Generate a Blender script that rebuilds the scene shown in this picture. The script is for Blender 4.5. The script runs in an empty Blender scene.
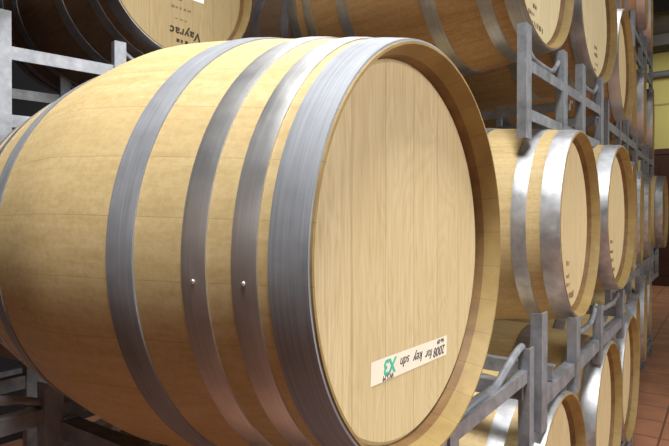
import bpy, bmesh, math, random
from mathutils import Vector, Matrix
random.seed(7)
PI = math.pi
C = bpy.context.scene.collection
CAMZ = 1.25

# ------------------------------------------------------------------ materials
def newmat(name):
    m = bpy.data.materials.new(name); m.use_nodes = True
    nt = m.node_tree
    for n in list(nt.nodes): nt.nodes.remove(n)
    out = nt.nodes.new('ShaderNodeOutputMaterial')
    b = nt.nodes.new('ShaderNodeBsdfPrincipled')
    nt.links.new(b.outputs[0], out.inputs[0])
    return m, nt, b

class NB:
    """tiny helper for wiring shader nodes"""
    def __init__(s, nt): s.nt = nt
    def n(s, t, **kw):
        x = s.nt.nodes.new(t)
        for k, v in kw.items(): setattr(x, k, v)
        return x
    def link(s, a, b): s.nt.links.new(a, b)
    def set(s, sock, v):
        if hasattr(v, 'is_linked') or isinstance(v, bpy.types.NodeSocket): s.link(v, sock)
        else: sock.default_value = v
    def math(s, op, a, b=0.0, c=None):
        x = s.n('ShaderNodeMath', operation=op)
        s.set(x.inputs[0], a); s.set(x.inputs[1], b)
        if c is not None: s.set(x.inputs[2], c)
        return x.outputs[0]
    def sep(s, v):
        x = s.n('ShaderNodeSeparateXYZ'); s.link(v, x.inputs[0]); return x.outputs
    def comb(s, a, b, c):
        x = s.n('ShaderNodeCombineXYZ')
        for i, v in enumerate((a, b, c)): s.set(x.inputs[i], v)
        return x.outputs[0]
    def noise(s, vec, scale, detail=4, rough=.55, dist=0.0):
        x = s.n('ShaderNodeTexNoise'); s.link(vec, x.inputs['Vector'])
        x.inputs['Scale'].default_value = scale; x.inputs['Detail'].default_value = detail
        x.inputs['Roughness'].default_value = rough; x.inputs['Distortion'].default_value = dist
        return x.outputs['Fac']
    def ramp(s, f, stops, interp='LINEAR'):
        x = s.n('ShaderNodeValToRGB'); s.link(f, x.inputs[0]); x.color_ramp.interpolation = interp
        e = x.color_ramp.elements
        while len(e) < len(stops): e.new(.5)
        for q, (p, c) in zip(e, stops):
            q.position = p; q.color = (c[0], c[1], c[2], 1) if hasattr(c, '__len__') else (c, c, c, 1)
        return x.outputs[0]
    def mix(s, f, a, b, t='MIX'):
        x = s.n('ShaderNodeMixRGB', blend_type=t)
        s.set(x.inputs[0], f)
        for i, v in ((1, a), (2, b)):
            if isinstance(v, bpy.types.NodeSocket): s.link(v, x.inputs[i])
            else: x.inputs[i].default_value = (v[0], v[1], v[2], 1)
        return x.outputs[0]
    def bump(s, h, strength, dist, b):
        x = s.n('ShaderNodeBump'); x.inputs['Strength'].default_value = strength
        x.inputs['Distance'].default_value = dist; s.link(h, x.inputs['Height'])
        s.link(x.outputs[0], b.inputs['Normal'])

def stave_wood(name, base, dark, light, nst=28, rough=.55, stain=.3, scuff=0.0):
    m, nt, b = newmat(name); k = NB(nt)
    tc = k.n('ShaderNodeTexCoord').outputs['Object']
    rnd = k.n('ShaderNodeObjectInfo').outputs['Random']
    x, y, z = k.sep(tc)
    ang = k.math('ARCTAN2', y, z)
    t = k.math('ADD', k.math('MULTIPLY', ang, nst / (2 * PI)), 100.0)
    fl = k.math('FLOOR', t); fr = k.math('FRACT', t)
    wn = k.n('ShaderNodeTexWhiteNoise', noise_dimensions='2D')
    k.link(k.comb(fl, rnd, 0), wn.inputs['Vector'])
    sv = wn.outputs['Value']
    off = k.math('MULTIPLY', sv, 37.0)
    grain = k.noise(k.comb(k.math('MULTIPLY', x, 5), k.math('ADD', k.math('MULTIPLY', y, 70), off), k.math('MULTIPLY', z, 70)), 1.0, 5, .6, .4)
    fleck = k.noise(k.comb(k.math('MULTIPLY', x, 95), k.math('MULTIPLY', y, 120), k.math('ADD', k.math('MULTIPLY', z, 120), off)), 1.0, 3, .7)
    big = k.noise(k.comb(k.math('ADD', k.math('MULTIPLY', x, 2.2), k.math('MULTIPLY', rnd, 9)), k.math('MULTIPLY', y, 3), k.math('MULTIPLY', z, 3)), 1.0, 3, .5, .6)
    col = k.ramp(grain, [(.3, dark), (.52, base), (.75, light)])
    col = k.mix(.35, col, k.ramp(fleck, [(.35, dark), (.6, light)]))
    col = k.mix(k.math('MULTIPLY', sv, .3), col, [c * .82 for c in base])
    col = k.mix(k.math('MULTIPLY', k.ramp(big, [(.45, 0.0), (.75, 1.0)]), stain), col, dark)
    seam = k.math('LESS_THAN', k.math('ABSOLUTE', k.math('SUBTRACT', fr, .5)), .494)
    col = k.mix(k.math('MULTIPLY', k.math('SUBTRACT', 1.0, seam), .4), col, [c * .4 for c in dark])
    k.link(col, b.inputs['Base Color'])
    b.inputs['Roughness'].default_value = rough
    b.inputs['Specular IOR Level'].default_value = .35
    k.bump(k.math('ADD', k.math('MULTIPLY', fleck, .5), k.math('MULTIPLY', seam, .8)), .25, .0012, b)
    return m

def head_wood(name, base, dark, light, board=.083):
    m, nt, b = newmat(name); k = NB(nt)
    tc = k.n('ShaderNodeTexCoord').outputs['Object']
    rnd = k.n('ShaderNodeObjectInfo').outputs['Random']
    x, y, z = k.sep(tc)
    t = k.math('ADD', k.math('MULTIPLY', k.math('ADD', y, k.math('MULTIPLY', rnd, .05)), 1 / board), 100.3)
    fl = k.math('FLOOR', t); fr = k.math('FRACT', t)
    wn = k.n('ShaderNodeTexWhiteNoise', noise_dimensions='2D')
    k.link(k.comb(fl, rnd, 0), wn.inputs['Vector'])
    sv = wn.outputs['Value']; off = k.math('MULTIPLY', sv, 53.0)
    grain = k.noise(k.comb(k.math('ADD', k.math('MULTIPLY', y, 250), off), k.math('MULTIPLY', z, 9), off), 1.0, 6, .65, .6)
    # cathedral rings
    w = k.noise(k.comb(k.math('ADD', k.math('MULTIPLY', y, 9), off), k.math('MULTIPLY', z, 1.6), off), 1.0, 2, .5, .8)
    rings = k.math('FRACT', k.math('MULTIPLY', w, 26.0))
    rings = k.math('ABSOLUTE', k.math('SUBTRACT', rings, .5))
    col = k.ramp(grain, [(.32, dark), (.5, base), (.68, light)])
    col = k.mix(.25, col, k.ramp(rings, [(.0, dark), (.25, base), (.5, light)]))
    col = k.mix(k.math('MULTIPLY', sv, .35), col, [base[0] * .88, base[1] * .84, base[2] * .76])
    seam = k.math('LESS_THAN', k.math('ABSOLUTE', k.math('SUBTRACT', fr, .5)), .49)
    col = k.mix(k.math('MULTIPLY', k.math('SUBTRACT', 1.0, seam), .55), col, [c * .5 for c in dark])
    k.link(col, b.inputs['Base Color'])
    b.inputs['Roughness'].default_value = .55
    b.inputs['Specular IOR Level'].default_value = .3
    k.bump(k.math('ADD', k.math('MULTIPLY', grain, .35), seam), .2, .0008, b)
    return m

def plain_wood(name, base, dark, fx=6):
    m, nt, b = newmat(name); k = NB(nt)
    tc = k.n('ShaderNodeTexCoord').outputs['Object']
    x, y, z = k.sep(tc)
    ang = k.math('ARCTAN2', y, z)
    t = k.math('MULTIPLY', ang, 28 / (2 * PI))
    fl = k.math('FLOOR', t)
    wn = k.n('ShaderNodeTexWhiteNoise', noise_dimensions='1D'); k.link(fl, wn.inputs['W'])
    n = k.noise(tc, fx * 3, 5, .6, .3)
    col = k.ramp(n, [(.3, dark), (.6, base)])
    col = k.mix(k.math('MULTIPLY', wn.outputs['Value'], .3), col, dark)
    fr = k.math('FRACT', t)
    seam = k.math('GREATER_THAN', k.math('ABSOLUTE', k.math('SUBTRACT', fr, .5)), .488)
    col = k.mix(k.math('MULTIPLY', seam, .35), col, [c * .4 for c in dark])
    k.link(col, b.inputs['Base Color'])
    b.inputs['Roughness'].default_value = .6
    b.inputs['Specular IOR Level'].default_value = .3
    return m

def steel(name, base, rough, mottle=.3, around=True, scale=1.0, metallic=.9):
    m, nt, b = newmat(name); k = NB(nt)
    tc = k.n('ShaderNodeTexCoord').outputs['Object']
    x, y, z = k.sep(tc)
    if around:   # rolling streaks run round the hoop
        ang = k.math('ARCTAN2', y, z)
        v = k.comb(k.math('MULTIPLY', x, 260), k.math('MULTIPLY', ang, 1.6), 0)
    else:
        v = k.comb(k.math('MULTIPLY', x, 30), k.math('MULTIPLY', y, 30), k.math('MULTIPLY', z, 30))
    st = k.noise(v, scale, 3, .6)
    bl = k.noise(tc, 16 * scale, 4, .6, .3)
    f = k.math('ADD', k.math('MULTIPLY', st, .55), k.math('MULTIPLY', bl, .45))
    col = k.ramp(f, [(.3, [c * (1 - mottle) for c in base]), (.52, base), (.72, [min(1, c * (1 + mottle)) for c in base])])
    k.link(col, b.inputs['Base Color'])
    b.inputs['Metallic'].default_value = metallic
    r = k.math('ADD', k.math('MULTIPLY', bl, .22), rough - .11)
    k.link(r, b.inputs['Roughness'])
    k.bump(f, .08, .0006, b)
    return m

def flat(name, col, rough=.6, metallic=0, var=.0, scale=8):
    m, nt, b = newmat(name); k = NB(nt)
    if var:
        tc = k.n('ShaderNodeTexCoord').outputs['Object']
        n = k.noise(tc, scale, 4, .6)
        c = k.ramp(n, [(.3, [q * (1 - var) for q in col]), (.7, [min(1, q * (1 + var)) for q in col])])
        k.link(c, b.inputs['Base Color'])
    else:
        b.inputs['Base Color'].default_value = (*col, 1)
    b.inputs['Roughness'].default_value = rough; b.inputs['Metallic'].default_value = metallic
    b.inputs['Specular IOR Level'].default_value = .3
    return m

def emit(name, col, s):
    m = bpy.data.materials.new(name); m.use_nodes = True; nt = m.node_tree
    for n in list(nt.nodes): nt.nodes.remove(n)
    o = nt.nodes.new('ShaderNodeOutputMaterial'); e = nt.nodes.new('ShaderNodeEmission')
    e.inputs[0].default_value = (*col, 1); e.inputs[1].default_value = s
    nt.links.new(e.outputs[0], o.inputs[0]); return m

M = {
 'oak': stave_wood('oak_staves', (.58, .435, .21), (.46, .325, .14), (.67, .52, .28), stain=.10),
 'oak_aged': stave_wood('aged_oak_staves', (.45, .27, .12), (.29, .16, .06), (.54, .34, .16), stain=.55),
 'oak_dark': stave_wood('dark_oak_staves', (.17, .105, .06), (.10, .055, .03), (.23, .14, .08), stain=.6),  # dark staves; the added unseen barrels wear it to bounce less light
 'head': head_wood('oak_head_boards', (.60, .485, .28), (.46, .345, .165), (.68, .58, .375)),
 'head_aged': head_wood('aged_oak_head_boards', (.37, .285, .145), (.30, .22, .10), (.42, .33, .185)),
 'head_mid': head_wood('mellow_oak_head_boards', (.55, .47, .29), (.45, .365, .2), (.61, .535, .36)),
 'chime': plain_wood('chime_wood', (.31, .222, .088), (.235, .16, .06)),
 'croze': plain_wood('croze_wood', (.22, .13, .05), (.12, .065, .025)),
 'hoop_grey': steel('galvanised_hoop_steel', (.33, .345, .375), .74, .28, metallic=.7),
 'hoop_bright': steel('bright_hoop_steel', (.62, .62, .62), .40, .15),
 'hoop_worn': steel('worn_hoop_steel', (.40, .40, .41), .42, .35),
 'hoop_spangle': steel('spangled_hoop_steel', (.52, .53, .55), .46, .32, around=False, metallic=.85),
 'rack': steel('galvanised_rack_steel', (.32, .335, .365), .55, .38, around=False, metallic=.75),
 'rivet': flat('rivet_steel', (.75, .75, .75), .3, .9),
 'tape': flat('cream_tape', (.80, .74, .62), .7, 0, .04, 30),
 'ink': flat('black_ink', (.035, .03, .03), .6),
 'green_ink': flat('green_ink', (.06, .48, .33), .6),
 'stencil': flat('stencil_ink', (.045, .03, .02), .7),
 'faded': flat('faded_stencil_ink', (.20, .13, .065), .7),
 'soft': flat('worn_stencil_ink', (.13, .085, .05), .7),
 'white': flat('white_paper', (.85, .85, .83), .6),
}

# ------------------------------------------------------------------ mesh helpers
def obj(name, bm, mats, parent=None, smooth=None):
    me = bpy.data.meshes.new(name); bm.to_mesh(me); bm.free()
    if not isinstance(mats, (list, tuple)): mats = [mats]
    for m in mats: me.materials.append(m)
    o = bpy.data.objects.new(name, me); C.objects.link(o)
    if smooth is not None:
        for p in me.polygons: p.use_smooth = True
        try: me.set_sharp_from_angle(angle=math.radians(smooth))
        except Exception: pass
    if parent: o.parent = parent
    return o
def thing(name, loc, label, cat, group=None, rz=0):
    o = bpy.data.objects.new(name, None); C.objects.link(o)
    o.empty_display_size = .1
    o.location = loc; o.rotation_euler = (0, 0, rz)
    o['label'] = label; o['category'] = cat
    if group: o['group'] = group
    return o
def struct(o): o['kind'] = 'structure'; return o
def add_box(bm, x0, x1, y0, y1, z0, z1, mi=0):
    v = [bm.verts.new((x, y, z)) for x in (x0, x1) for y in (y0, y1) for z in (z0, z1)]
    for f in ((0, 1, 3, 2), (4, 6, 7, 5), (0, 4, 5, 1), (2, 3, 7, 6), (0, 2, 6, 4), (1, 5, 7, 3)):
        q = bm.faces.new([v[i] for i in f]); q.material_index = mi
def lathe(bm, prof, n=96, closed=False, mats=None):
    """prof: list of (x, r); turns about the X axis"""
    rings = []
    for x, r in prof:
        rings.append([bm.verts.new((x, r * math.sin(2 * PI * i / n), r * math.cos(2 * PI * i / n))) for i in range(n)])
    m = len(rings)
    for a in range(m if closed else m - 1):
        A, B_ = rings[a], rings[(a + 1) % m]
        for i in range(n):
            j = (i + 1) % n
            f = bm.faces.new((A[i], B_[i], B_[j], A[j]))
            if mats: f.material_index = mats[a]
    return rings
def tube(bm, pts, r, n=10):
    pts = [Vector(p) for p in pts]; rings = []
    for i, p in enumerate(pts):
        d = (pts[min(i + 1, len(pts) - 1)] - pts[max(i - 1, 0)]).normalized()
        a = d.cross(Vector((1, 0, 0)) if abs(d.x) < .9 else Vector((0, 0, 1))).normalized(); b = d.cross(a)
        rings.append([bm.verts.new(p + r * (math.cos(2 * PI * k / n) * a + math.sin(2 * PI * k / n) * b)) for k in range(n)])
    for A, B_ in zip(rings, rings[1:]):
        for k in range(n): bm.faces.new((A[k], A[(k + 1) % n], B_[(k + 1) % n], B_[k]))
    bm.faces.new(rings[0][::-1]); bm.faces.new(rings[-1])
def smooth_path(P, n=8):
    P = [Vector(p) for p in P]; out = []
    for i in range(len(P) - 1):
        p0, p1, p2, p3 = P[max(i - 1, 0)], P[i], P[i + 1], P[min(i + 2, len(P) - 1)]
        for k in range(n):
            t = k / n
            out.append(.5 * ((2 * p1) + (p2 - p0) * t + (2 * p0 - 5 * p1 + 4 * p2 - p3) * t * t + (3 * p1 - p0 - 3 * p2 + p3) * t ** 3))
    out.append(P[-1]); return out

# ------------------------------------------------------------------ barrels
R0 = .285
class Spec: pass
def spec(L, rb, k, hoops, rec, rh):
    s = Spec(); s.L = L; s.rb = rb; s.k = k; s.hoops = hoops; s.rec = rec; s.rh = rh; return s
FRONT = spec(.812, .350, 1.285, [(.0025, .0466), (.0601, .0901), (.1227, .1547), (.2248, .2664)], .0405, .2695)
ROW = spec(.868, .325, 1.6, [(.002, .052), (.088, .128), (.252, .298)], .040, .268)
def rad(s, x):
    t = 2 * x / s.L - 1; t = math.sqrt(t * t + .03 ** 2)
    return s.rb - (s.rb - R0) * min(1.0, t) ** s.k
def body_bm(s, n):
    bm = bmesh.new(); N = 48
    xs = [s.L * i / N for i in range(N + 1)]
    prof = [(-s.rec - .012, s.rh - .004), (-s.rec, s.rh + .001), (-.027, .2715), (0, R0 - .0045), (0, R0 - .001)]
    mats = [1 + 1, 1 + 1, 1, 1, 1]
    for i, x in enumerate(xs[1:-1]): prof.append((-x, rad(s, x))); mats.append(0)
    e = s.L
    prof += [(-e, R0 - .001), (-e, R0 - .0045), (-e + .027, .2715), (-e + s.rec, s.rh + .001), (-e + s.rec + .012, s.rh - .004)]
    mats = mats[:-1] + [1, 1, 1, 2, 2, 2]
    lathe(bm, prof, n, False, mats[:len(prof) - 1])
    bmesh.ops.recalc_face_normals(bm, faces=bm.faces)
    return bm
def head_bm(s, x, sgn, n):
    bm = bmesh.new()
    R = s.rh
    lathe(bm, [(x - sgn * .02, R), (x - sgn * .004, R), (x, R - .006)], n)
    c = bm.verts.new((x, 0, 0)); ring = [v for v in bm.verts if abs(v.co.x - x) < 1e-6 and v is not c]
    ring.sort(key=lambda v: math.atan2(v.co.y, v.co.z))
    for i in range(n): bm.faces.new((c, ring[i], ring[(i + 1) % n]))
    bmesh.ops.recalc_face_normals(bm, faces=bm.faces)
    return bm
def hoop_bm(s, a, b, n, th=.0022):
    bm = bmesh.new()
    inner = [(-a, rad(s, a) - .004), (-b, rad(s, b) - .004)]
    K = 5; outer = []
    for i in range(K + 1):
        x = b + (a - b) * i / K; outer.append((-x, rad(s, x) + th + (.0006 if 0 < i < K else 0)))
    lathe(bm, inner + outer, n, True)
    bmesh.ops.recalc_face_normals(bm, faces=bm.faces)
    return bm
MESH = {}
def cached(key, fn, mats, smooth):
    if key not in MESH:
        o = obj(key[0], fn(), mats, None, smooth); MESH[key] = o.data; bpy.data.objects.remove(o)
    return MESH[key]
def child(name, mesh, parent, loc=(0, 0, 0), rot=(0, 0, 0)):
    o = bpy.data.objects.new(name, mesh); C.objects.link(o); o.parent = parent
    o.location = loc; o.rotation_euler = rot; return o

def barrel(s, head, yaw, label, group=None, wood='oak', hoops=('hoop_grey',), n=64, roll=None, tag='std', hm='head'):
    """head = centre of the front rim plane, camera-height coordinates; yaw turns the row towards the aisle"""
    cx, cy, cz = head[0], head[1], head[2] + CAMZ
    nx, ny = math.cos(yaw), -math.sin(yaw)
    t = thing('wine_barrel', (cx - nx * s.L / 2, cy - ny * s.L / 2, cz - s.rb), label, 'barrel', group, -yaw)
    off = (s.L / 2, 0, s.rb)
    roll = random.uniform(0, 2 * PI) if roll is None else roll
    child('staves', cached(('staves', tag, wood, n), lambda: body_bm(s, n), [M[wood], M['chime'], M['croze']], 40), t, off, (roll, 0, 0))
    h = child('head', cached(('head', tag, n, 1, hm), lambda: head_bm(s, -s.rec, 1, n), M[hm], 30), t, off)
    child('head', cached(('head', tag, n, -1), lambda: head_bm(s, -s.L + s.rec, -1, n), M['head'], 30), t, off)
    hl = []
    for i, (a, b) in enumerate(s.hoops):
        mt = hoops[i % len(hoops)]
        hl.append(child('hoop', cached(('hoop', tag, i, n, mt), lambda: hoop_bm(s, a, b, n), M[mt], 40), t, off, (roll, 0, 0)))
        child('hoop', cached(('hoop', tag, -1 - i, n, mt), lambda: hoop_bm(s, s.L - b, s.L - a, n), M[mt], 40), t, off, (roll, 0, 0))
    return t, h, hl

def text_mesh(txt, size, mat, shear=0.0, bold=0.0, spacing=1.0):
    cu = bpy.data.curves.new('t', 'FONT'); cu.body = txt; cu.size = size; cu.shear = shear; cu.offset = bold
    cu.align_x = 'CENTER'; cu.align_y = 'CENTER'; cu.extrude = .0002; cu.resolution_u = 3; cu.space_character = spacing
    o = bpy.data.objects.new('t', cu); C.objects.link(o)
    dg = bpy.context.evaluated_depsgraph_get(); dg.update()
    me = bpy.data.meshes.new_from_object(o.evaluated_get(dg)); bpy.data.objects.remove(o)
    me.materials.clear(); me.materials.append(mat); return me
# a mesh lying in XY (text) placed on a plane facing +X: text x -> +Y, text y -> +Z ; spin turns it in that plane
def on_head(spin): return Matrix.Rotation(spin, 4, 'X') @ Matrix(((0, 0, 1, 0), (1, 0, 0, 0), (0, 1, 0, 0), (0, 0, 0, 1)))
def place(o, x, y, z, spin):
    o.matrix_local = Matrix.Translation((x, y, z)) @ on_head(spin)

# --- the large barrel in front
t, h, hl = barrel(FRONT, (-.332, .709, -.0465), -.009,
    'large pale oak wine barrel in the foreground with a handwritten tape label on its head', None, 'oak',
    ('hoop_grey', 'hoop_bright', 'hoop_bright', 'hoop_grey'), 160, roll=.3, tag='front')
for k in (1, 2):
    bm = bmesh.new(); a, b = FRONT.hoops[k]; x = (a + b) / 2
    an = math.radians(-94)
    r = rad(FRONT, x) + .0028
    bmesh.ops.create_uvsphere(bm, u_segments=12, v_segments=6, radius=.0026, matrix=Matrix.Translation((-x, r * math.sin(an), r * math.cos(an))))
    rv = obj('rivet', bm, M['rivet'], hl[k], 60)
    rv.rotation_euler = (-.3, 0, 0)   # undoes the roll of the hoop
FRONT_HEAD = h

# ------------------------------------------------------------------ camera helper (used only to lay out marks once)
YAW, PITCH, FPX = math.radians(35.45), math.radians(-.52), 550.0

cam = bpy.data.cameras.new('camera'); cam.sensor_width = 36; cam.lens = FPX / 669 * 36; cam.clip_start = .02
co = bpy.data.objects.new('camera', cam); C.objects.link(co)
co.location = (0, 0, CAMZ); co.rotation_euler = (PI / 2 + PITCH, 0, YAW)
bpy.context.scene.camera = co

# --- tape label with handwriting (upside down)
TAPE_Y, TAPE_Z, TAPE_SPIN = .013, -.1585, -.027
TL, TW = .240, .0315
bm = bmesh.new()
N = 24
pr = []
for i in range(N + 1):
    u = -TL / 2 + TL * i / N
    jag = .0
    pr.append((bm.verts.new((0, 0, 0)), bm.verts.new((0, 0, 0)), u))
rr = random.Random(3)
for a, b, u in pr:
    a.co = Vector((u + (rr.uniform(-.0015, .0015) if abs(abs(u) - TL / 2) < 1e-6 else 0), -TW / 2, .0006)); b.co = Vector((u + (rr.uniform(-.002, .002) if abs(abs(u) - TL / 2) < 1e-6 else 0), TW / 2, .0006))
for p, q in zip(pr, pr[1:]): bm.faces.new((p[0], q[0], q[1], p[1]))
tape = obj('tape_label', bm, M['tape'], FRONT_HEAD)
tape['label'] = 'cream tape with upside down handwriting'
place(tape, -FRONT.rec, TAPE_Y, TAPE_Z, TAPE_SPIN)
def write(txt, u, v, size, mat, shear=.25, bold=0.0, rot=PI):
    o = bpy.data.objects.new('handwriting', text_mesh(txt, size, mat, shear, bold)); C.objects.link(o); o.parent = tape
    o.location = (u, v, .0009); o.rotation_euler = (0, 0, rot); return o
write('2008', .092, -.004, .021, M['ink'], .3)
write('No 09', .096, .0105, .010, M['ink'], .2)
write('for', .053, -.003, .020, M['ink'], .3)
write('key', .016, -.001, .021, M['ink'], .3)
write('sdn', -.026, .001, .020, M['ink'], .3)
write('X3', -.070, .003, .028, M['green_ink'], .1, .0008)
write('W.S.M', -.074, -.0115, .011, M['ink'], .2)

# --- the rows: every barrel of its own
def row(kind, head, yaw, label, group=None, wood='oak', hoops=('hoop_spangle', 'hoop_spangle', 'hoop_spangle'), n=64, roll=None, hm='head'):
    return barrel(ROW, head, yaw, label, group, wood, hoops, n, roll, 'std', hm)

def dashes(parent, items, mat='soft'):
    for (y, z, w, hh) in items:      # each line of the faded stencil is a mark of its own, broken into strokes
        bm = bmesh.new(); k = max(1, int(w / .014))
        for i in range(k):
            y0 = y - w / 2 + w * i / k
            add_box(bm, -ROW.rec - .0002, -ROW.rec + .0004, y0, y0 + w / k * random.uniform(.4, .8), z - hh / 2 * random.uniform(.5, 1), z + hh / 2 * random.uniform(.5, 1))
        obj('stencil_mark', bm, M[mat], parent)

MID, LOW, UP = 'middle tier barrels along the aisle', 'lowest tier barrels along the aisle', 'upper tier barrels along the aisle'
G = ('hoop_worn', 'hoop_worn', 'hoop_worn')
# middle tier
a, h, _ = row('m', (-.358, 1.825, -.02), 0, 'oak barrel directly right of the large front barrel, small stencil on its head', MID, roll=1)
dashes(h, [(-.02, -.12, .045, .02), (-.02, -.16, .05, .014), (-.015, -.187, .05, .014), (.005, -.222, .11, .026)])
a, h, _ = row('m', (-.337, 2.475, .003), math.radians(2), 'second oak barrel to the right of the large front barrel, in the middle tier', MID, roll=2)
dashes(h, [(-.01, -.10, .05, .018), (-.01, -.14, .06, .014), (0, -.175, .07, .02), (.02, -.215, .07, .018)])
row('m', (-.385, 3.21, .0), math.radians(-4), 'middle tier barrel third to the right of the large front barrel, only its rim showing', MID)
row('m', (-.42, 3.86, .0), math.radians(-4), 'middle tier barrel fourth to the right of the large front barrel, a thin sliver', MID)
row('m', (-.445, 4.515, .0), math.radians(-4), 'middle tier barrel next to the last one at the far end', MID)
row('m', (-.40, 5.20, .05), 0, 'last middle tier barrel at the far end, in front of the brown door', MID)
row('m', (-.38, -.25, -.02), 0, 'unseen dark middle tier barrel left of the large front barrel, added to shade it', MID, 'oak_dark', G)  # added out of view to keep floor bounce off the large barrel
row('m', (-.38, -.92, -.02), 0, 'unseen dark middle tier barrel farther left, added to shade the large front barrel', MID, 'oak_dark', G)  # second added barrel, unseen, shades the floor on the left
# lowest tier
row('l', (-.34, .80, -.755), 0, 'lowest tier barrel hidden below the large front barrel', LOW, 'oak_dark', G)
row('l', (-.34, 1.512, -.750), 0, 'nearest barrel of the lowest tier, cut off by the bottom edge', LOW, 'oak', roll=.5)
row('l', (-.34, 2.225, -.745), 0, 'second barrel of the lowest tier, complete head beside the tile floor', LOW, roll=.2)
row('l', (-.355, 2.90, -.745), 0, 'third barrel of the lowest tier along the floor', LOW)
row('l', (-.41, 3.60, -.740), math.radians(-4), 'fourth barrel of the lowest tier along the floor', LOW)
row('l', (-.44, 4.26, -.68), math.radians(-4), 'fifth barrel of the lowest tier along the floor', LOW)
row('l', (-.475, 4.92, -.64), math.radians(-4), 'last barrel of the lowest tier by the far floor', LOW)
# upper tier
yu = math.radians(3.9)
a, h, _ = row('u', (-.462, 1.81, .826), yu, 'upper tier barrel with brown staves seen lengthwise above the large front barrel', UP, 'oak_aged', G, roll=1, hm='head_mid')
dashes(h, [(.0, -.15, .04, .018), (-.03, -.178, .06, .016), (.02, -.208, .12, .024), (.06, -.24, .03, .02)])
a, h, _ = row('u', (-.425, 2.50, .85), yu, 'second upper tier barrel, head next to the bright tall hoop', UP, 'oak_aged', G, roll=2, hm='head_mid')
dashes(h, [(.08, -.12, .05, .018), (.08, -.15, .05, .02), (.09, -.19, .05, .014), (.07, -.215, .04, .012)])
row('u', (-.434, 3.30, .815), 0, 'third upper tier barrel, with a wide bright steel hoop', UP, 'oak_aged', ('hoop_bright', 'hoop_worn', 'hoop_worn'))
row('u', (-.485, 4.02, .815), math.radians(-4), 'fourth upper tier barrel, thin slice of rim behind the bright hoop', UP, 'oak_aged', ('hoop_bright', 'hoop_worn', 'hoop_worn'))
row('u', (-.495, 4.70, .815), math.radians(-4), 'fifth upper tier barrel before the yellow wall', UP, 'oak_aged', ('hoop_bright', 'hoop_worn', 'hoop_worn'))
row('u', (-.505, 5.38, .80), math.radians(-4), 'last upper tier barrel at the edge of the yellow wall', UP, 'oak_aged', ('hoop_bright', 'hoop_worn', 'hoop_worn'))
TOP = 'topmost tier barrels along the aisle'
row('t', (-.455, 4.35, 1.60), math.radians(-4), 'topmost tier barrel below the ceiling, nearer of the two', TOP, 'oak_aged', ('hoop_bright', 'hoop_worn', 'hoop_worn'))
row('t', (-.485, 5.02, 1.60), math.radians(-4), 'topmost tier barrel below the ceiling, farther of the two', TOP, 'oak_aged', ('hoop_bright', 'hoop_worn', 'hoop_worn'))
# second row behind
yv = math.radians(12.5)
ev = (math.sin(yv), math.cos(yv))
BACK = 'barrels of the row behind'
yb = math.radians(5)
eb = (math.sin(yb), math.cos(yb))
V = (-1.465, 1.208, .818)
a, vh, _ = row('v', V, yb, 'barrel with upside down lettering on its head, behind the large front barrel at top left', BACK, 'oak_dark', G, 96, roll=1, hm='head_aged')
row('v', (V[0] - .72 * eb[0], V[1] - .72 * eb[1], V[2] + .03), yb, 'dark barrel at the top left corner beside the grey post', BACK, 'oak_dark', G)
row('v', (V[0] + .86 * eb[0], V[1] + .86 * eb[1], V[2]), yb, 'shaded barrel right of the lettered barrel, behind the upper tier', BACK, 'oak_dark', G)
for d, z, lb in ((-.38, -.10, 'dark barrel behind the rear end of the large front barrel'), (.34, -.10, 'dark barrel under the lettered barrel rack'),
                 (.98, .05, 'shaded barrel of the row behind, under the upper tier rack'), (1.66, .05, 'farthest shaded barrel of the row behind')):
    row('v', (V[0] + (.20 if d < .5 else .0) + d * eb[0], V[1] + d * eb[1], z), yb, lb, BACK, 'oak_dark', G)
def letter(txt, y, z, size, mat, name='lettering', shear=0.0, bold=0.0, spin=PI, sp=1.0):
    o = bpy.data.objects.new(name, text_mesh(txt, size, mat, shear, bold, sp)); C.objects.link(o); o.parent = vh
    place(o, -ROW.rec + .0004, y, z, spin); return o
letter('Vayrac', .026, -.190, .041, M['stencil'], 'lettering', .15, .0012, PI, 1.1)
dashes(vh, [(.014, -.220, .05, .014)], 'stencil')
dashes(vh, [(-.01, -.082, .05, .008)], 'faded'); dashes(vh, [(.01, -.110, .08, .010)], 'faded'); dashes(vh, [(.012, -.148, .055, .006)], 'faded')
bm = bmesh.new(); add_box(bm, -ROW.rec, -ROW.rec + .0008, -.005 + .03, .10, -.068, -.005); lb = obj('paper_label', bm, M['white'], vh)

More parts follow.
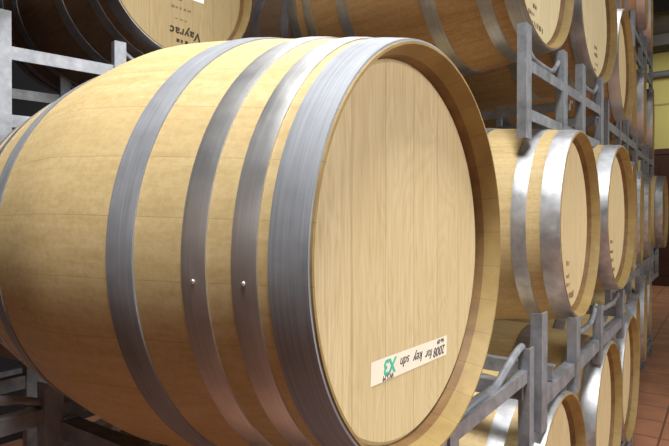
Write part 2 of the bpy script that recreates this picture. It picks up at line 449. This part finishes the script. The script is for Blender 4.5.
# ------------------------------------------------------------------ racks
def angle_post(bm, x, y, z0, z1, w=.036, d=.026, t=.004, flip=1):
    """L-angle: a front web facing the aisle and a side web"""
    add_box(bm, x - t, x, y - w / 2, y + w / 2, z0, z1)
    ys = y - w / 2 if flip > 0 else y + w / 2 - t
    add_box(bm, x - d, x - t, ys, ys + t, z0, z1)
def rack(loc, yaw, label, group, posts, beams, depth, cradles, y0, y1, cross=(), pw=.036):
    """local frame: x aisle-wards (front posts at x=0), y along the row, z above the empty; posts: (y, z0, z1)"""
    t = thing('barrel_rack', (loc[0], loc[1], loc[2] + CAMZ), label, 'rack', group, -yaw)
    for xo in (0, -depth):
        for (y, a, b) in posts:
            bm = bmesh.new(); angle_post(bm, 0, 0, a, b, pw)
            p = obj('post', bm, M['rack'], t); p.location = (xo, y, 0)
        for (a, b) in beams:
            bm = bmesh.new(); add_box(bm, -.005, 0, y0, y1, a, b); add_box(bm, -.03, -.005, y0, y1, b - .005, b)
            p = obj('beam', bm, M['rack'], t); p.location = (xo - .005, 0, 0)
        for path in cradles:
            bm = bmesh.new(); tube(bm, smooth_path([(0, y, z) for y, z in path]), .0085)
            p = obj('cradle', bm, M['rack'], t, 50); p.location = (xo - .02, 0, 0)
    for (y, a, b) in cross:
        bm = bmesh.new(); add_box(bm, -depth, -.01, y - .0025, y + .0025, a, b); add_box(bm, -depth, -.01, y, y + .03, b - .005, b)
        obj('cross_beam', bm, M['rack'], t)
    return t
RK = 'galvanised barrel racks'
def cradle(y, hw, top, bot):
    return [(y - hw, top), (y - hw * .78, top - (top - bot) * .55), (y - hw * .5, bot + .004), (y, bot), (y + hw * .5, bot + .004), (y + hw * .78, top - (top - bot) * .55), (y + hw, top)]
# rack that carries the large barrel (empty at z of the post feet)
zb = -.60
P = [(.345, -.62, -.300), (.52, -.62, -.30), (.845, -.62, -.345), (1.285, -.62, -.297)]
rack((-.36, 0, zb), 0, 'galvanised rack under the large front barrel, with a bent tube cradle', RK,
     [(y, a - zb, b - zb) for y, a, b in P], [(-.374 - zb, -.346 - zb)], .64,
     [[(y, z - zb) for y, z in ((1.275, -.295), (1.235, -.300), (1.165, -.322), (1.08, -.346), (.985, -.342), (.80, -.352), (.60, -.345), (.53, -.345), (.46, -.322), (.38, -.302), (.345, -.297))]],
     .345, 1.285, [(.535, -.41 - zb, -.376 - zb), (1.25, -.41 - zb, -.376 - zb)])
# rack between lowest and middle tier
zb = -.50
P = [(1.335, -.50, -.222), (1.70, -.50, -.285), (2.07, -.50, -.30), (2.56, -.50, -.30)]
rack((-.345, 0, zb), 0, 'galvanised rack between the lowest and the middle tier, beside the large barrel', RK,
     [(y, a - zb, b - zb) for y, a, b in P], [(-.452 - zb, -.416 - zb)], .55,
     [[(y, z - zb) for y, z in cradle(1.885, .18, -.30, -.352)], [(y, z - zb) for y, z in cradle(2.315, .24, -.31, -.335)]],
     1.335, 2.57, [(1.45, -.41 - zb, -.376 - zb), (2.54, -.41 - zb, -.376 - zb)], .050)
# rack between middle and upper tier (turned a little)
zb = .225
rack((-.457, 1.54, zb), math.radians(2.6), 'galvanised rack with four tall posts under the upper tier barrels', RK,
     [(.045, 0, .322), (.408, 0, .332), (.645, 0, .338), (.935, 0, .346)], [(.196, .229), (.056, .088)], .55,
     [cradle(.226, .18, .31, .245), cradle(.79, .145, .335, .275)], .04, .94, [(.50, .15, .185), (.88, .15, .185)], .046)
# rack behind at top left
zb = .17
X0, Y0 = -1.52, 1.0
rack((X0, Y0, zb), yv, 'galvanised rack at top left carrying the lettered barrel', RK,
     [(-.313 - .40, 0, .392), (-.313, 0, .392), (0, 0, .373), (.40, 0, .373)], [(.262, .298), (.078, .112)], .55,
     [cradle(.2, .2, .36, .305)], -.72, .42, [(-.70, .22, .255), (.38, .22, .255)])
# rack behind, lower left
rack((-1.70, .20, -1.25), 0, 'dark rack low behind the large front barrel at the left edge', RK,
     [(-.20, 0, .83), (.22, 0, .83), (.62, 0, .83), (1.0, 0, .83)], [(.62, .66), (.74, .78)], .55, [cradle(.83, .2, .88, .79)], -.2, 1.0)
# racks of the far barrels
def far_rack(x, ya, zb, h, label, wide=.68):
    rack((x, ya, zb), 0, label, RK,
         [(-.20, 0, h), (.20, 0, h), (wide - .20, 0, h), (wide + .20, 0, h)], [(h - .15, h - .105), (h - .30, h - .26)], .55,
         [cradle(0, .2, h - .02, h - .13), cradle(wide, .2, h - .02, h - .13)], -.21, wide + .21)
far_rack(-.46, -.92, -1.25, 1.0, 'unseen galvanised rack on the left, added under the shading barrels')  # added out of view, carries the two barrels that block bounced light
far_rack(-.49, 3.30, .26, .345, 'galvanised rack under the third and fourth upper tier barrels')
far_rack(-.52, 4.70, .26, .345, 'galvanised rack under the last two upper tier barrels')
far_rack(-.45, 3.14, -.52, .30, 'galvanised rack under the third and fourth middle tier barrels')
far_rack(-.46, 4.45, -.49, .30, 'galvanised rack under the last two middle tier barrels')
far_rack(-.49, 2.55, 1.04, .345, 'galvanised rack on the second and third upper tier barrels, below the frame top')
far_rack(-.50, 4.35, 1.04, .345, 'galvanised rack under the topmost tier barrels')
# low floor racks
def floor_rack(x, ya, label, wide):
    zb = -CAMZ
    rack((x, ya, zb), 0, label, RK, [(-.22, 0, .26), (.22, 0, .26), (wide - .22, 0, .26), (wide + .22, 0, .26)], [(.10, .14)], .55,
         [cradle(0, .22, .24, .165), cradle(wide, .22, .24, .165)], -.23, wide + .23)
floor_rack(-.38, .80, 'floor rack under the two nearest lowest tier barrels', .712)
floor_rack(-.38, 2.225, 'floor rack under the second and third lowest tier barrels', .675)
floor_rack(-.50, 3.60, 'floor rack under the fourth and fifth lowest tier barrels', .66)
floor_rack(-.54, 4.92, 'floor rack at the far end of the lowest tier', .6)

# ------------------------------------------------------------------ the hall
def plane_box(name, x0, x1, y0, y1, z0, z1, mat):
    bm = bmesh.new(); add_box(bm, x0, x1, y0, y1, z0, z1); return struct(obj(name, bm, mat))
def floor_mat():
    m, nt, b = newmat('terracotta_floor'); k = NB(nt)
    tc = k.n('ShaderNodeTexCoord').outputs['Object']
    br = k.n('ShaderNodeTexBrick'); k.link(tc, br.inputs['Vector'])
    br.offset = 0.0
    br.inputs['Color1'].default_value = (.60, .275, .16, 1); br.inputs['Color2'].default_value = (.53, .235, .135, 1)
    br.inputs['Mortar'].default_value = (.19, .085, .055, 1); br.inputs['Scale'].default_value = 1.0
    br.inputs['Mortar Size'].default_value = .006; br.inputs['Brick Width'].default_value = .3; br.inputs['Row Height'].default_value = .3
    n = k.noise(tc, 4, 5, .6)
    c = k.mix(k.ramp(n, [(.35, .0), (.75, .5)]), br.outputs['Color'], (.22, .10, .07))
    k.link(c, b.inputs['Base Color']); b.inputs['Roughness'].default_value = .5
    return m
plane_box('floor', -7, 4, -3, 12, -.1, 0, floor_mat())
yel = flat('yellow_wall_paint', (.60, .53, .17), .8, 0, .06, 1.2)
plane_box('wall_far', -7, 4, 11.8, 11.95, 0, 4.3, yel)
plane_box('wall_left', -3.4, -3.25, -3, 12, 0, 4.3, flat('grey_wall', (.05, .05, .055), .8, 0, .1, 1.5))
ceil = flat('dark_ceiling_sheet', (.10, .095, .08), .8, 0, .15, 2)
plane_box('ceiling', -7, 4, -3, 12, 4.3, 4.4, ceil)
for i, y in enumerate((5.5, 7.2, 8.9, 10.6)):
    plane_box('trim_%d' % (i + 1), -7, 4, y, y + .12, 4.12, 4.3, flat('ceiling_rib', (.075, .07, .06), .8))
# seam of the wall panels, pipe, door
plane_box('trim_5', -7, 4, 11.785, 11.8, 3.33, 3.36, flat('wall_seam', (.38, .33, .12), .8))
bm = bmesh.new(); tube(bm, [(-3.4, 11.62, 3.87), (2.0, 11.62, 3.87)], .055, 14)
for x in (-3.2, -1.5, .3, 1.8): add_box(bm, x - .02, x + .02, 11.62, 11.80, 3.85, 3.89)
pp = obj('wall_pipe', bm, flat('grey_pipe_paint', (.16, .16, .17), .5), None, 40)
pp['label'] = 'dark grey pipe running across the yellow far wall'; pp['category'] = 'pipe'
dmat = flat('brown_door_wood', (.055, .022, .012), .6, 0, .2, 3)
door = thing('door_1', (-.2, 11.72, 0), 'dark brown door in the yellow far wall', 'door'); del door['label']; del door['category']; door['kind'] = 'structure'
bm = bmesh.new(); add_box(bm, -.92, .92, 0, .05, 0, 2.42); add_box(bm, -.8, -.1, -.012, 0, .2, 1.1); add_box(bm, -.8, -.1, -.012, 0, 1.25, 2.25); add_box(bm, .1, .8, -.012, 0, .2, 1.1); add_box(bm, .1, .8, -.012, 0, 1.25, 2.25)
obj('door_leaf', bm, dmat, door)
bm = bmesh.new(); add_box(bm, -1.02, -.92, -.02, .07, 0, 2.52); add_box(bm, .92, 1.02, -.02, .07, 0, 2.52); add_box(bm, -.92, .92, -.02, .07, 2.42, 2.52)
obj('door_frame', bm, flat('door_frame_wood', (.07, .03, .018), .6), door)

# ------------------------------------------------------------------ light
def area(name, loc, rot, sx, sy, power, col=(1, 1, 1)):
    l = bpy.data.lights.new(name, 'AREA'); l.shape = 'RECTANGLE'; l.size = sx; l.size_y = sy; l.energy = power; l.color = col
    o = bpy.data.objects.new(name, l); C.objects.link(o); o.location = loc; o.rotation_euler = rot; return o
def aim(o, target):
    d = Vector(target) - o.location; o.rotation_euler = d.to_track_quat('-Z', 'Y').to_euler()
def spotlight_area(name, loc, target, sx, sy, power, col=(1, 1, 1)):
    o = area(name, loc, (0, 0, 0), sx, sy, power, col); aim(o, target); return o
sk = spotlight_area('skylight', (.2, -.12, 4.15), (-.70, .70, 1.2), .8, .8, 38, (1, .99, .97)); sk.data.spread = math.radians(75)
sk = area('skylight', (-1.25, 2.85, 4.2), (0, 0, 0), 2.2, 2.8, 40, (.97, .98, 1)); sk.data.spread = math.radians(120)
spotlight_area('aisle_window', (3.6, 1.9, 2.3), (-.3, 1.4, 1.0), 2.6, 2.2, 170, (1, .985, .95))
spotlight_area('skylight', (.6, 9.6, 4.05), (.2, 11.8, 1.5), 2.0, 1.2, 85, (1, .985, .96))
w = bpy.data.worlds.new('world'); bpy.context.scene.world = w; w.use_nodes = True
w.node_tree.nodes['Background'].inputs[0].default_value = (.9, .95, 1, 1)
w.node_tree.nodes['Background'].inputs[1].default_value = .02

vs = bpy.context.scene.view_settings
vs.view_transform = 'Standard'; vs.look = 'None'; vs.exposure = 0.0; vs.gamma = 1.0; vs.use_curve_mapping = False
